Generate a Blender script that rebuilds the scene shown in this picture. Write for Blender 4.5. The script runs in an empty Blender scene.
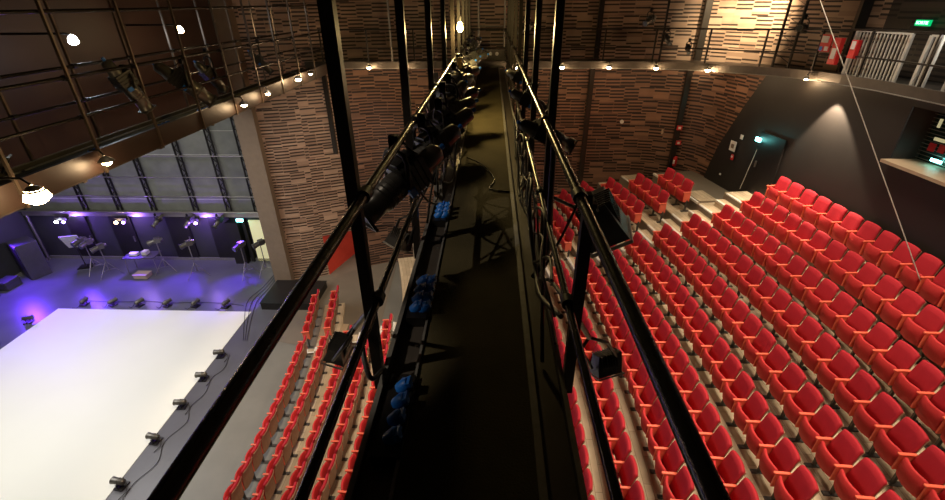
import bpy, math, random
from mathutils import Vector, Matrix
random.seed(7)
PI = math.pi
scene = bpy.context.scene
COL = scene.collection
V = Vector

# ------------------------------------------------------------------ materials
def mat(name, col, rough=.6, metal=0., emit=None, estr=0., noise=0., nscale=8., bump=0., bscale=60., spec=.5, coat=0.):
    m = bpy.data.materials.new(name); m.use_nodes = True
    nt = m.node_tree; b = nt.nodes['Principled BSDF']
    b.inputs['Base Color'].default_value = (*col, 1); b.inputs['Roughness'].default_value = rough
    b.inputs['Metallic'].default_value = metal; b.inputs['Specular IOR Level'].default_value = spec
    b.inputs['Coat Weight'].default_value = coat
    if emit: b.inputs['Emission Color'].default_value = (*emit, 1); b.inputs['Emission Strength'].default_value = estr
    tc = nt.nodes.new('ShaderNodeTexCoord')
    n = nt.nodes.new('ShaderNodeTexNoise'); n.inputs['Scale'].default_value = nscale; n.inputs['Detail'].default_value = 5
    nt.links.new(tc.outputs['Object'], n.inputs['Vector'])
    if noise <= 0: noise = .12
    r = nt.nodes.new('ShaderNodeMapRange'); r.inputs['To Min'].default_value = 1-noise; r.inputs['To Max'].default_value = 1+noise
    nt.links.new(n.outputs['Fac'], r.inputs['Value'])
    mx = nt.nodes.new('ShaderNodeVectorMath'); mx.operation = 'SCALE'; mx.inputs[0].default_value = col
    nt.links.new(r.outputs['Result'], mx.inputs['Scale']); nt.links.new(mx.outputs[0], b.inputs['Base Color'])
    if bump:
        n2 = nt.nodes.new('ShaderNodeTexNoise'); n2.inputs['Scale'].default_value = bscale
        nt.links.new(tc.outputs['Object'], n2.inputs['Vector'])
        bp = nt.nodes.new('ShaderNodeBump'); bp.inputs['Strength'].default_value = bump; bp.inputs['Distance'].default_value = .01
        nt.links.new(n2.outputs['Fac'], bp.inputs['Height']); nt.links.new(bp.outputs['Normal'], b.inputs['Normal'])
    return m

def brickmat(name, c1, c2, cm, w, h, mortar, bias=0., rough=.6, offset=.5, freq=2, bump=.6, coord='UV', rot=0, squash=1.):
    m = bpy.data.materials.new(name); m.use_nodes = True
    nt = m.node_tree; b = nt.nodes['Principled BSDF']; b.inputs['Roughness'].default_value = rough
    tc = nt.nodes.new('ShaderNodeTexCoord'); mp = nt.nodes.new('ShaderNodeMapping'); mp.inputs['Rotation'].default_value[2] = rot
    nt.links.new(tc.outputs[coord], mp.inputs['Vector'])
    k = nt.nodes.new('ShaderNodeTexBrick'); nt.links.new(mp.outputs[0], k.inputs['Vector'])
    k.offset = offset; k.offset_frequency = freq; k.squash = squash
    k.inputs['Color1'].default_value = (*c1, 1); k.inputs['Color2'].default_value = (*c2, 1); k.inputs['Mortar'].default_value = (*cm, 1)
    k.inputs['Scale'].default_value = 1; k.inputs['Mortar Size'].default_value = mortar; k.inputs['Mortar Smooth'].default_value = .1
    k.inputs['Bias'].default_value = bias; k.inputs['Brick Width'].default_value = w; k.inputs['Row Height'].default_value = h
    n = nt.nodes.new('ShaderNodeTexNoise'); n.inputs['Scale'].default_value = 2.2; n.inputs['Detail'].default_value = 6
    nt.links.new(tc.outputs[coord], n.inputs['Vector'])
    r = nt.nodes.new('ShaderNodeMapRange'); r.inputs['To Min'].default_value = .6; r.inputs['To Max'].default_value = 1.4
    nt.links.new(n.outputs['Fac'], r.inputs['Value'])
    mx = nt.nodes.new('ShaderNodeVectorMath'); mx.operation = 'SCALE'
    nt.links.new(k.outputs['Color'], mx.inputs[0]); nt.links.new(r.outputs['Result'], mx.inputs['Scale'])
    nt.links.new(mx.outputs[0], b.inputs['Base Color'])
    bp = nt.nodes.new('ShaderNodeBump'); bp.inputs['Strength'].default_value = bump; bp.inputs['Distance'].default_value = .02; bp.invert = True
    nt.links.new(k.outputs['Fac'], bp.inputs['Height']); nt.links.new(bp.outputs['Normal'], b.inputs['Normal'])
    return m

M = {}
M['fabric'] = mat('red_fabric', (.45, .018, .032), .75, noise=.14, nscale=5, bump=.25, bscale=180, spec=.3)
M['pan'] = mat('red_seat_fabric', (.54, .032, .036), .7, noise=.1, nscale=5, bump=.25, bscale=180, spec=.3)
M['arm'] = mat('red_armrest', (.82, .15, .085), .45, noise=.06)
M['ply'] = mat('plywood_shell', (.34, .20, .12), .5, noise=.2, nscale=14)
M['leg'] = mat('seat_pedestal_metal', (.09, .085, .08), .5, metal=.5)
M['tread'] = brickmat('oak_treads', (.58, .475, .335), (.44, .35, .24), (.22, .16, .10), 1.1, .13, .004, rough=.5, bump=.15)
M['riser'] = mat('riser_board', (.20, .16, .115), .6)
M['nosing'] = mat('white_nosing', (.70, .68, .62), .5)
M['landing'] = mat('grey_brown_landing', (.16, .135, .105), .6, noise=.2, nscale=1.5)
M['housefloor'] = mat('grey_house_floor', (.17, .165, .145), .45, noise=.25, nscale=1.2)
M['stagefloor'] = mat('dark_stage_floor', (.095, .095, .115), .32, noise=.35, nscale=1.1)
M['mat'] = mat('white_dance_vinyl', (.80, .80, .73), .5, noise=.04, nscale=.6)
M['black'] = mat('black_steel', (.016, .014, .013), .42, metal=.3, noise=.3, nscale=9)
M['rail'] = mat('black_painted_tube', (.03, .026, .023), .27, metal=.45, noise=.3, nscale=14, bump=.15, bscale=35)
M['post'] = mat('dark_brown_steel_post', (.035, .028, .022), .35, metal=.5, noise=.2)
M['post2'] = mat('steel_hanger_lit', (.16, .125, .095), .3, metal=.7, noise=.2)  # lighter than post: light-brown highlights on the hangers put into the colour
M['galv'] = mat('grey_steel', (.32, .30, .27), .35, metal=.8)
M['deck'] = mat('worn_catwalk_deck', (.075, .062, .031), .85, noise=.35, nscale=3, bump=.3, bscale=90, spec=.1)
M['ledge'] = mat('dark_steel_channel', (.085, .072, .06), .45, metal=.4, noise=.3, nscale=6)
M['edge'] = mat('worn_steel_edge', (.22, .21, .19), .4, metal=.3, noise=.3, nscale=20)
M['blackwall'] = mat('black_painted_wall', (.017, .014, .012), .55, noise=.3, nscale=1.0)
M['brownwall'] = mat('dark_brown_wall', (.050, .024, .018), .6, noise=.25, nscale=.8)
M['fascia'] = mat('brown_fascia', (.028, .015, .011), .45, noise=.3, nscale=4)
M['darkwall'] = mat('black_stage_wall', (.028, .027, .032), .6, noise=.4, nscale=1.3)
M['pillar'] = mat('brown_concrete_column', (.19, .140, .10), .7, noise=.15)
M['plug'] = mat('blue_plastic', (.012, .16, .62), .4)
M['lamp'] = mat('lantern_black', (.035, .033, .031), .38, metal=.3, noise=.25)
M['lampgrey'] = mat('lantern_worn_grey', (.12, .112, .10), .36, metal=.5, noise=.3, nscale=12)
M['lens'] = mat('lens_glass', (.10, .11, .12), .08, metal=.2, coat=1.)
M['cable'] = mat('black_cable', (.014, .013, .012), .5)
M['tan'] = mat('tan_ledge', (.42, .32, .22), .55)
M['redwall'] = mat('red_painted_wall', (.60, .05, .028), .55)
M['red'] = mat('red_paint', (.60, .02, .02), .4)
M['white'] = mat('white_paper', (.68, .66, .62), .6)
M['cream'] = mat('cream_metal', (.55, .52, .46), .4)
M['warmtag'] = mat('yellow_card', (.75, .55, .18), .5)
M['green'] = mat('exit_green', (.0, .25, .08), .4, emit=(.0, 1, .3), estr=.6)
M['exitwhite'] = mat('exit_letters', (.6, .9, .7), .4, emit=(.45, 1, .65), estr=3.0)
M['cyan'] = mat('cyan_lamp', (.3, .9, .9), .4, emit=(.25, .95, .9), estr=14.)
M['warmbulb'] = mat('warm_bulb', (1, .8, .5), .4, emit=(1, .70, .36), estr=60.)
M['yellowbulb'] = mat('yellow_bulb', (1, .8, .3), .4, emit=(1, .68, .18), estr=70.)
M['whitebulb'] = mat('white_bulb', (1, 1, 1), .4, emit=(.85, .92, 1), estr=60.)
M['purplebulb'] = mat('violet_bulb', (.5, .3, 1), .4, emit=(.35, .20, 1), estr=30.)
M['warmpanel'] = mat('pale_yellow_glow', (.75, .72, .42), .5, emit=(1, .92, .5), estr=.35)  # glow carries the lamplit doorway's light; also used for the booth lamps
M['glass'] = mat('dark_booth_glass', (.02, .035, .03), .06, spec=.8)
M['case'] = mat('flight_case', (.05, .045, .06), .5, noise=.3)
def woodmat(name, light, mid, dark, w=.50, h=.055, thr=.42, grp=.44):
    m = bpy.data.materials.new(name); m.use_nodes = True
    nt = m.node_tree; b = nt.nodes['Principled BSDF']; b.inputs['Roughness'].default_value = .5; L = nt.links.new
    def ma(op, a, b_=None, c_=None):
        n = nt.nodes.new('ShaderNodeMath'); n.operation = op
        for i, q in enumerate((a, b_, c_)):
            if q is None: continue
            if isinstance(q, (int, float)): n.inputs[i].default_value = q
            else: L(q, n.inputs[i])
        return n.outputs[0]
    def wn(a, b_, off):
        c = nt.nodes.new('ShaderNodeCombineXYZ'); L(a, c.inputs[0]); L(b_, c.inputs[1]); c.inputs[2].default_value = off
        n = nt.nodes.new('ShaderNodeTexWhiteNoise'); n.noise_dimensions = '3D'; L(c.outputs[0], n.inputs['Vector']); return n.outputs['Value']
    tc = nt.nodes.new('ShaderNodeTexCoord'); sp = nt.nodes.new('ShaderNodeSeparateXYZ'); L(tc.outputs['UV'], sp.inputs[0])
    u, v = sp.outputs[0], sp.outputs[1]
    g = ma('FLOOR', ma('DIVIDE', v, grp)); uu = ma('ADD', ma('DIVIDE', u, w), ma('MULTIPLY', g, .37)); c = ma('FLOOR', uu)
    sh = wn(c, g, 1.3); q = ma('ADD', ma('DIVIDE', v, 2*h), sh); row = ma('FLOOR', q); fr = ma('FRACT', q)
    r1 = wn(c, row, 4.7)
    isdark = ma('LESS_THAN', fr, ma('MULTIPLY', ma('GREATER_THAN', r1, .16), thr))
    joint = ma('LESS_THAN', ma('FRACT', uu), .03)
    isdark = ma('MULTIPLY', isdark, ma('SUBTRACT', 1., joint))
    tone = wn(c, row, 9.1)
    a = nt.nodes.new('ShaderNodeMix'); a.data_type = 'RGBA'; L(tone, a.inputs['Factor']); a.inputs['A'].default_value = (*mid, 1); a.inputs['B'].default_value = (*light, 1)
    d = nt.nodes.new('ShaderNodeMix'); d.data_type = 'RGBA'; L(isdark, d.inputs['Factor']); L(a.outputs['Result'], d.inputs['A']); d.inputs['B'].default_value = (*dark, 1)
    n = nt.nodes.new('ShaderNodeTexNoise'); n.inputs['Scale'].default_value = 1.6; n.inputs['Detail'].default_value = 6; L(tc.outputs['UV'], n.inputs['Vector'])
    qq = nt.nodes.new('ShaderNodeMapRange'); qq.inputs['To Min'].default_value = .7; qq.inputs['To Max'].default_value = 1.3; L(n.outputs['Fac'], qq.inputs['Value'])
    mx = nt.nodes.new('ShaderNodeVectorMath'); mx.operation = 'SCALE'; L(d.outputs['Result'], mx.inputs[0]); L(qq.outputs['Result'], mx.inputs['Scale'])
    L(mx.outputs[0], b.inputs['Base Color'])
    bp = nt.nodes.new('ShaderNodeBump'); bp.inputs['Strength'].default_value = .7; bp.inputs['Distance'].default_value = .02; bp.invert = True
    L(isdark, bp.inputs['Height']); L(bp.outputs['Normal'], b.inputs['Normal'])
    return m
WC1, WC2, WCM = (.40, .235, .14), (.22, .115, .068), (.018, .009, .006)
M['wood'] = woodmat('timber_slat_cladding', (.44, .30, .21), (.27, .17, .115), (.030, .018, .013))
M['wood_dim'] = woodmat('timber_slats_dimmed', (.27, .145, .09), (.15, .08, .05), (.020, .010, .008), thr=.5)  # same slats; the far wall's dimmer, redder light put into the colour
M['wooddark'] = woodmat('black_timber_slats', (.055, .04, .03), (.03, .022, .017), (.006, .005, .004), w=.9)
M['grey'] = brickmat('grey_fly_panels', (.150, .155, .135), (.125, .13, .115), (.34, .34, .31), 40., .92, .012, rough=.6, bump=.3)

# ------------------------------------------------------------------ mesh builder
class MB:
    def __init__(s): s.v = []; s.f = []; s.uv = []; s.sm = []
    def add(s, vs, fs, uvs=None, smooth=False):
        o = len(s.v); s.v += [tuple(x) for x in vs]
        for i, f in enumerate(fs):
            s.f.append([o+k for k in f]); s.uv.append(uvs[i] if uvs else None); s.sm.append(smooth)
    def box(s, c, d, R=None, taper=None):
        x, y, z = d[0]/2, d[1]/2, d[2]/2; t = taper or (1, 1)
        P = [V((-x, -y, -z)), V((x, -y, -z)), V((x, y, -z)), V((-x, y, -z)), V((-x*t[0], -y*t[1], z)), V((x*t[0], -y*t[1], z)), V((x*t[0], y*t[1], z)), V((-x*t[0], y*t[1], z))]
        if R is not None: P = [R @ p for p in P]
        c = V(c); s.add([p+c for p in P], [(3, 2, 1, 0), (4, 5, 6, 7), (0, 1, 5, 4), (1, 2, 6, 5), (2, 3, 7, 6), (3, 0, 4, 7)])
    def rbox(s, c, d, r=.02, R=None):           # box with rounded vertical edges and chamfered top
        x, y, z = d[0]/2, d[1]/2, d[2]/2; r = min(r, x*.9, y*.9, z*.9); prof = []
        rings = [(-z, r*.6), (-z+r*.5, 0), (z-r*.5, 0), (z, r*.6)]
        vs = []; n = 12
        for zz, ins in rings:
            for q, (sx, sy) in enumerate(((1, 1), (-1, 1), (-1, -1), (1, -1))):
                for k in range(3):
                    a = q*PI/2 + k*PI/4
                    vs.append(V((sx*(x-r)+(r-ins)*math.cos(a), sy*(y-r)+(r-ins)*math.sin(a), zz)))
        if R is not None: vs = [R @ p for p in vs]
        c = V(c); vs = [p+c for p in vs]
        fs = [tuple(reversed(range(n))), tuple(range(3*n, 4*n))]
        for j in range(3):
            for k in range(n): fs.append((j*n+k, j*n+(k+1) % n, (j+1)*n+(k+1) % n, (j+1)*n+k))
        s.add(vs, fs)
    def tube(s, pts, r, n=10, caps=True, radii=None):
        pts = [V(p) for p in pts]; vs = []; fs = []; prev = None
        for i, p in enumerate(pts):
            d = (pts[min(i+1, len(pts)-1)] - pts[max(i-1, 0)]).normalized()
            if prev is None:
                a = V((0, 0, 1)) if abs(d.z) < .9 else V((1, 0, 0)); x = d.cross(a).normalized()
            else: x = (prev - d*prev.dot(d)).normalized()
            prev = x; y = d.cross(x); rr = radii[i] if radii else r
            for k in range(n):
                t = 2*PI*k/n; vs.append(p + x*(rr*math.cos(t)) + y*(rr*math.sin(t)))
        for i in range(len(pts)-1):
            for k in range(n): fs.append((i*n+k, i*n+(k+1) % n, (i+1)*n+(k+1) % n, (i+1)*n+k))
        s.add(vs, fs, smooth=True)
        if caps:
            s.add(vs[:n], [tuple(reversed(range(n)))]); s.add(vs[-n:], [tuple(range(n))])
    def quad(s, a, b, c, d, uv=None): s.add([a, b, c, d], [(0, 1, 2, 3)], [uv] if uv else None)
    def prism(s, poly, axis_vec, R=None):
        n = len(poly); a = [V(p) for p in poly]; b = [p+V(axis_vec) for p in a]
        fs = [tuple(reversed(range(n))), tuple(range(n, 2*n))]+[(k, (k+1) % n, n+(k+1) % n, n+k) for k in range(n)]
        s.add(a+b, fs)
    def build(s, name, m, parent=None, loc=None):
        me = bpy.data.meshes.new(name); me.from_pydata(s.v, [], s.f)
        if any(u is not None for u in s.uv):
            l = me.uv_layers.new(name='UVMap'); i = 0
            for p, u in zip(me.polygons, s.uv):
                for k in range(p.loop_total):
                    if u: l.data[p.loop_start+k].uv = u[k]
        for p, q in zip(me.polygons, s.sm): p.use_smooth = q
        me.materials.append(m); me.update()
        o = bpy.data.objects.new(name, me); COL.objects.link(o)
        if parent: o.parent = parent
        if loc: o.location = loc
        return o

def tag(o, label=None, cat=None, group=None, kind=None):
    if label: o['label'] = label
    if cat: o['category'] = cat
    if group: o['group'] = group
    if kind: o['kind'] = kind
    return o
def empty(name, loc=(0, 0, 0), rz=0, label=None, cat=None, group=None, mat_=None):
    o = bpy.data.objects.new(name, None); COL.objects.link(o); o.empty_display_size = .1
    if mat_ is not None: o.matrix_world = mat_
    else: o.location = loc; o.rotation_euler = (0, 0, rz)
    return tag(o, label, cat, group)
def struct(o): o['kind'] = 'structure'; return o
KIDS = {}
def copy_tree(o, parent=None, top=True):
    c = o.copy(); COL.objects.link(c)
    if parent: c.parent = parent
    for ch in list(o.children): copy_tree(ch, c, False)
    return c

# ------------------------------------------------------------------ auditorium geometry (curved rows about one centre)
CX, CY = -33.96, 6.58
def Rk(i): return 28.45 + .6946*i
def Zk(i): return .1342*i + .0059*i*i
def pol(R, a, z=0): return V((CX+R*math.cos(a), CY+R*math.sin(a), z))
FR = .30      # riser stands this far in front of the folded seats

def sector(mb, r0, r1, a0, a1, z0, z1, n=None, top_uv=True):
    n = n or max(2, int((a1-a0)*r1/.5))
    for k in range(n):
        t0 = a0+(a1-a0)*k/n; t1 = a0+(a1-a0)*(k+1)/n
        A, B, C, D = pol(r0, t0, z1), pol(r1, t0, z1), pol(r1, t1, z1), pol(r0, t1, z1)
        u0, u1 = t0*r1, t1*r1
        mb.quad(A, B, C, D, [(u0, r0), (u0, r1), (u1, r1), (u1, r0)])
        a, b, c, d = pol(r0, t0, z0), pol(r1, t0, z0), pol(r1, t1, z0), pol(r0, t1, z0)
        mb.quad(a, A, D, d, [(u0, z0), (u0, z1), (u1, z1), (u1, z0)])
        mb.quad(B, b, c, C, [(u0, z1), (u0, z0), (u1, z0), (u1, z1)])
        mb.quad(d, c, b, a, [(0, 0)]*4)
        if k == 0: mb.quad(a, b, B, A, [(0, 0)]*4)
        if k == n-1: mb.quad(c, d, D, C, [(0, 0)]*4)

AMIN = -9.0
def amax(i):
    if i in (2, 3, 4): return 4.0/Rk(i)
    if i < 2: return 6.7/Rk(i)
    if i == 5: return 9.0/Rk(i)
    if i >= 18: return 6.3/Rk(i)
    R = Rk(i)+.35; X = CX+R*math.cos(.23)
    ymax = 16.52 if X < 5.3 else 16.52-(X-5.3)*.55
    return math.asin((ymax-CY)/R)
for i in range(1, 20):
    R0, R1 = Rk(i)-FR, Rk(i+1)-FR if i < 19 else 42.12
    mb = MB(); sector(mb, R0, R1, AMIN/Rk(i), amax(i), 0, Zk(i)); struct(mb.build('floor_tier', M['tread']))
    # dark riser board, standing a hair proud of the tier
    mb = MB(); sector(mb, R0-.012, R0, AMIN/Rk(i), amax(i), max(0, Zk(i-1)), Zk(i)-.03); struct(mb.build('trim_riser', M['riser']))
# landing behind the back rows on the far side and corridor to the vomitory
mb = MB(); sector(mb, Rk(18)-FR, 42.15, 6.3/Rk(18), 9.0/Rk(18), 0, Zk(18)+.02); struct(mb.build('floor_landing', M['landing']))
mb = MB(); sector(mb, Rk(18)-FR+.06, Rk(19)-FR-.05, 6.32/Rk(18), 7.15/Rk(18), Zk(18)+.02, Zk(18)+.05); struct(mb.build('floor_landing_step', M['tread']))
mb = MB(); sector(mb, Rk(18)-FR-.02, Rk(18)-FR+.05, 6.3/Rk(18), 9.0/Rk(18), Zk(18)-.03, Zk(18)+.03); struct(mb.build('trim_landing_edge', M['nosing']))

def s_start(i):
    t = {14: 5.12, 15: 5.03, 16: 5.0, 17: 4.88, 18: 4.93, 19: 5.14}
    return t.get(i, 4.0+.085*i)
def s_far(i): return {0: 4.45, 1: 4.5, 13: 6.15, 14: 6.2, 15: 6.25, 16: 6.3, 17: 6.4}.get(i, 4.5+.125*i)
# aisle steps with white nosings
for i in range(1, 20):
    a0 = (s_start(i)+.10)/Rk(i); a1 = (s_far(i)-.12)/Rk(i) if i < 18 else 6.2/Rk(i)
    r = Rk(i)-FR; rise = Zk(i)-Zk(i-1)
    mb = MB(); sector(mb, r-.30, r-.013, a0, a1, Zk(i-1)+.0, Zk(i-1)+rise/2); st = mb.build('aisle_step', M['tread'])
    struct(st); st.name = 'floor_aisle_step'
    mb = MB()
    sector(mb, r-.31, r-.235, a0, a1, Zk(i-1)+rise/2-.03, Zk(i-1)+rise/2+.006)
    sector(mb, r-.02, r+.055, a0, a1, Zk(i)-.03, Zk(i)+.006)
    if i < 4:                                 # white tape returns beside the low steps
        sector(mb, r-.30, r-.0, a0, a0+.06/Rk(i), Zk(i-1)+rise/2, Zk(i-1)+rise/2+.008)
    struct(mb.build('trim_nosing', M['nosing']))
# white strips on the tier edges near the far wall
for i in range(8, 18):
    e = amax(i); b = (s_far(i)+ {17: 1.6, 16: 2.08, 15: 2.58}.get(i, 3.1)+.05)/Rk(i)
    if e-b > .01:
        mb = MB(); sector(mb, Rk(i)-FR-.02, Rk(i)-FR+.05, b, e-.003, Zk(i)-.03, Zk(i)+.006); struct(mb.build('trim_nosing', M['nosing']))

# floors
mb = MB(); mb.quad((-20, -4, 0), (-7.55, -4, 0), (-7.55, 18, 0), (-20, 18, 0)); struct(mb.build('floor_stage', M['stagefloor']))
mb = MB(); mb.quad((-7.55, -4, 0), (10, -4, 0), (10, 20, 0), (-7.55, 20, 0)); struct(mb.build('floor', M['housefloor']))
mb = MB(); mb.quad((-7.0, 11.3, .012), (-3.6, 10.6, .012), (-4.0, 19.2, .012), (-7.4, 18, .012)); struct(mb.build('floor_corridor', M['landing']))
mb = MB(); mb.box((-3.62, 13.2, .55), (.9, 3.4, .02)); 

# ------------------------------------------------------------------ seats
def make_seat():
    root = empty('tip_up_seat')
    # seat is modelled with +x away from the stage; x=0 is the front of the folded seat
    mb = MB(); n = 5; w = .395; rows = []
    prof = [(.165, .36), (.205, .60), (.25, .80), (.275, .895), (.305, .91), (.335, .89), (.30, .80), (.255, .60), (.22, .36)]
    vs = []; fs = []
    ys = [-.5, -.44, -.22, 0, .22, .44, .5]
    for y in ys:
        for (x, z) in prof:
            nar = 1 - .05*max(0, (z-.6)/.3)
            dx = .028*(2*abs(y))**2 * (-1 if True else 1)
            zz = z - (.022 if abs(y) > .45 and z > .8 else (.008 if abs(y) > .4 and z > .8 else 0))
            vs.append((x+dx+(.015 if abs(y) > .45 and x < .3 else 0), y*w*nar, zz))
    m_ = len(prof)
    for a in range(len(ys)-1):
        for k in range(m_): fs.append((a*m_+k, (a+1)*m_+k, (a+1)*m_+(k+1) % m_, a*m_+(k+1) % m_))
    fs += [tuple(range(m_)), tuple(reversed(range((len(ys)-1)*m_, len(ys)*m_)))]
    mb.add(vs, fs, smooth=True); mb.build('backrest', M['fabric'], root)
    mb = MB(); vs = []; fs = []
    for y in (-.5, -.25, 0, .25, .5):
        for (x, z) in [(.23, .26), (.262, .60), (.307, .80), (.337, .868), (.350, .865), (.325, .80), (.275, .60), (.243, .26)]:
            vs.append((x-.028*(2*abs(y))**2, y*.398*(1-.05*max(0, (z-.6)/.3)), z))
    for a in range(4):
        for k in range(8): fs.append((a*8+k, (a+1)*8+k, (a+1)*8+(k+1) % 8, a*8+(k+1) % 8))
    fs += [tuple(range(8)), tuple(reversed(range(32, 40)))]
    mb.add(vs, fs, smooth=False); mb.build('back_shell', M['ply'], root)
    # folded seat pan: upright cushion, bowed toward the stage
    mb = MB(); vs = []; fs = []; ys = [-.5, -.4, -.2, 0, .2, .4, .5]
    prof = [(.10, .26), (.02, .30), (-.01, .48), (-.002, .62), (.02, .64), (.045, .62), (.055, .48), (.13, .30)]
    for y in ys:
        for (x, z) in prof:
            vs.append((x+.05*(2*abs(y))**2, y*.375, z-(.02 if abs(y) > .45 and z > .55 else 0)))
    m_ = len(prof)
    for a in range(len(ys)-1):
        for k in range(m_): fs.append((a*m_+k, a*m_+(k+1) % m_, (a+1)*m_+(k+1) % m_, (a+1)*m_+k))
    fs += [tuple(reversed(range(m_))), tuple(range((len(ys)-1)*m_, len(ys)*m_))]
    mb.add(vs, fs, smooth=True); mb.build('seat_pan', M['pan'], root)
    mb = MB(); mb.rbox((.115, .2275, .62), (.24, .045, .03), .012)
    mb.box((.13, .2275, .46), (.20, .022, .28)); mb.build('armrest', M['arm'], root)
    mb = MB(); mb.box((.16, .2275, .19), (.05, .035, .34)); mb.box((.16, .2275, .012), (.24, .07, .024)); mb.build('leg', M['leg'], root)
    return root
seat0 = make_seat()
seat_end_arm = [c for c in seat0.children if c.name.startswith(('armrest', 'leg'))]
ORD = ['first', 'second', 'third', 'fourth', 'fifth', 'sixth', 'seventh', 'eighth', 'ninth', 'tenth', 'eleventh', 'twelfth', 'thirteenth', 'fourteenth', 'fifteenth', 'sixteenth', 'seventeenth', 'eighteenth', 'nineteenth', 'twentieth', 'twenty-first', 'twenty-second']
CAM = V((0, 0, 9.66)); F = 453.7
RW = [V((.99926, -.0113, .0368)), V((.0377, .4798, -.8766)), V((-.0078, .8773, .4798))]
def seen(p):      # which repeats the photograph can show at all
    q = p-CAM; c = V((RW[0].x*q.x+RW[1].x*q.y+RW[2].x*q.z, RW[0].y*q.x+RW[1].y*q.y+RW[2].y*q.z, RW[0].z*q.x+RW[1].z*q.y+RW[2].z*q.z))
    if c.z > -.5: return False
    u = 472.5+F*c.x/-c.z; v = 250-F*c.y/-c.z
    if not (-22 < u < 968 and -20 < v < 520): return False
    l = 492-.285*(v-2)+14; r = 492+.1827*(v-2)-34
    return not (l < u < r)
nseat = 0; first = True
def rowphrase(i):
    if i <= 7: return 'front row' if i == 0 else '%s row from the stage' % ORD[i]
    return 'back row by the black wall' if i == 19 else '%s row from the black wall' % ORD[19-i]
def put_seat(i, s, pitch, k, where, last, scale=1.):
    global nseat, first
    a = s/Rk(i); p = pol(Rk(i)+{3: -.05, 4: -.16}.get(i, 0), a, Zk(i))
    if not seen(p+V((0, 0, .6))): return
    if first: o = seat0; first = False
    else: o = copy_tree(seat0)
    o.location = p; o.rotation_euler = (0, 0, a+random.uniform(-.008, .008)); o.scale = (1, scale, 1)
    tag(o, 'red tip-up seat, %s %s the aisle, %s' % (ORD[k], where, rowphrase(i)), 'seat', 'red tip-up seats on the raked tiers')
    nseat += 1
    if last:
        for e in seat_end_arm:
            c = e.copy(); COL.objects.link(c); c.parent = o; c.location = (0, -.455, 0)
PITCH = .458
for i in range(20):
    s0 = s_start(i)
    for k in range(20): put_seat(i, s0-PITCH*(k+.5), PITCH, k, 'this side of', False, PITCH/.455)
    cnt = {0: 4, 1: 4, 2: 0, 3: 0, 4: 0, 5: 0, 6: 0, 7: 0, 15: 5, 16: 4, 17: 3, 18: 0, 19: 0}.get(i, 6)
    if i < 2: pt = .52
    else: pt = .52
    for k in range(cnt): put_seat(i, s_far(i)+pt*(k+.5), pt, k, 'beyond', k == 0, pt/.455)

# ------------------------------------------------------------------ walls
def arcpts(R, y0, y1, n):
    return [V((CX+math.sqrt(R*R-(y-CY)**2), y, 0)) for y in [y0+(y1-y0)*k/n for k in range(n+1)]]
def wall(mb, pts, z0, z1, th=None, u0=0., zs=None):
    """vertical wall ribbon along pts; z0,z1 number or list"""
    u = u0
    for k in range(len(pts)-1):
        a, b = V(pts[k]), V(pts[k+1]); L = (b-a).length
        za = z0[k] if isinstance(z0, list) else z0; zb = z0[k+1] if isinstance(z0, list) else z0
        ta = z1[k] if isinstance(z1, list) else z1; tb = z1[k+1] if isinstance(z1, list) else z1
        mb.quad(V((a.x, a.y, za)), V((b.x, b.y, zb)), V((b.x, b.y, tb)), V((a.x, a.y, ta)), [(u, za), (u+L, zb), (u+L, tb), (u, ta)])
        u += L
    return u
def smooth_path(P, n=4):
    out = []
    for i in range(len(P)-1):
        p0 = V((*P[max(i-1, 0)], 0)); p1 = V((*P[i], 0)); p2 = V((*P[i+1], 0)); p3 = V((*P[min(i+2, len(P)-1)], 0))
        for k in range(n):
            t = k/n; out.append(.5*((2*p1)+(p2-p0)*t+(2*p0-5*p1+4*p2-p3)*t*t+(3*p1-p0-3*p2+p3)*t**3))
    out.append(V((*P[-1], 0))); return out
low = smooth_path([(-7.9, 14.9), (-7.1, 15.12), (-6.45, 15.42)], 3)
low2 = smooth_path([(-5.3, 16.0), (-4.7, 16.28), (-4, 16.5), (-2, 16.6), (0, 16.62), (3, 16.62), (5.4, 16.6), (6.3, 16.3), (6.95, 15.95), (7.28, 15.4)], 4) + list(reversed(arcpts(42.2, 12.4, 15.0, 5)))
mb = MB(); wall(mb, low, 0, 7.9); struct(mb.build('wall_house_left', M['wood']))
mb = MB(); wall(mb, [V((-6.45, 15.42, 0)), V((-5.9, 15.70, 0)), V((-5.3, 16.0, 0))], 1.75, 7.9, u0=1.9); struct(mb.build('wall_over_vomitory', M['wood']))
mb = MB(); wall(mb, low2, 0, 7.9, u0=3.2); struct(mb.build('wall_far', M['wood_dim']))
up = smooth_path([(-8.7, 14.9), (-6.9, 15.2), (-5.0, 16.15), (-3.4, 16.6), (0, 16.7), (3, 16.7), (5.6, 16.65), (7.0, 16.0), (8.0, 14.7), (8.55, 13.2), (8.95, 11.9)], 4)
mb = MB(); wall(mb, up, 7.9, 13); struct(mb.build('wall_far_upper', M['wood']))
mb = MB(); wall(mb, [V((8.95, 11.9, 0))]+list(reversed(arcpts(43.35, -4, 11.2, 12))), 7.9, 13); struct(mb.build('wall_right_upper', M['wooddark']))
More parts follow.
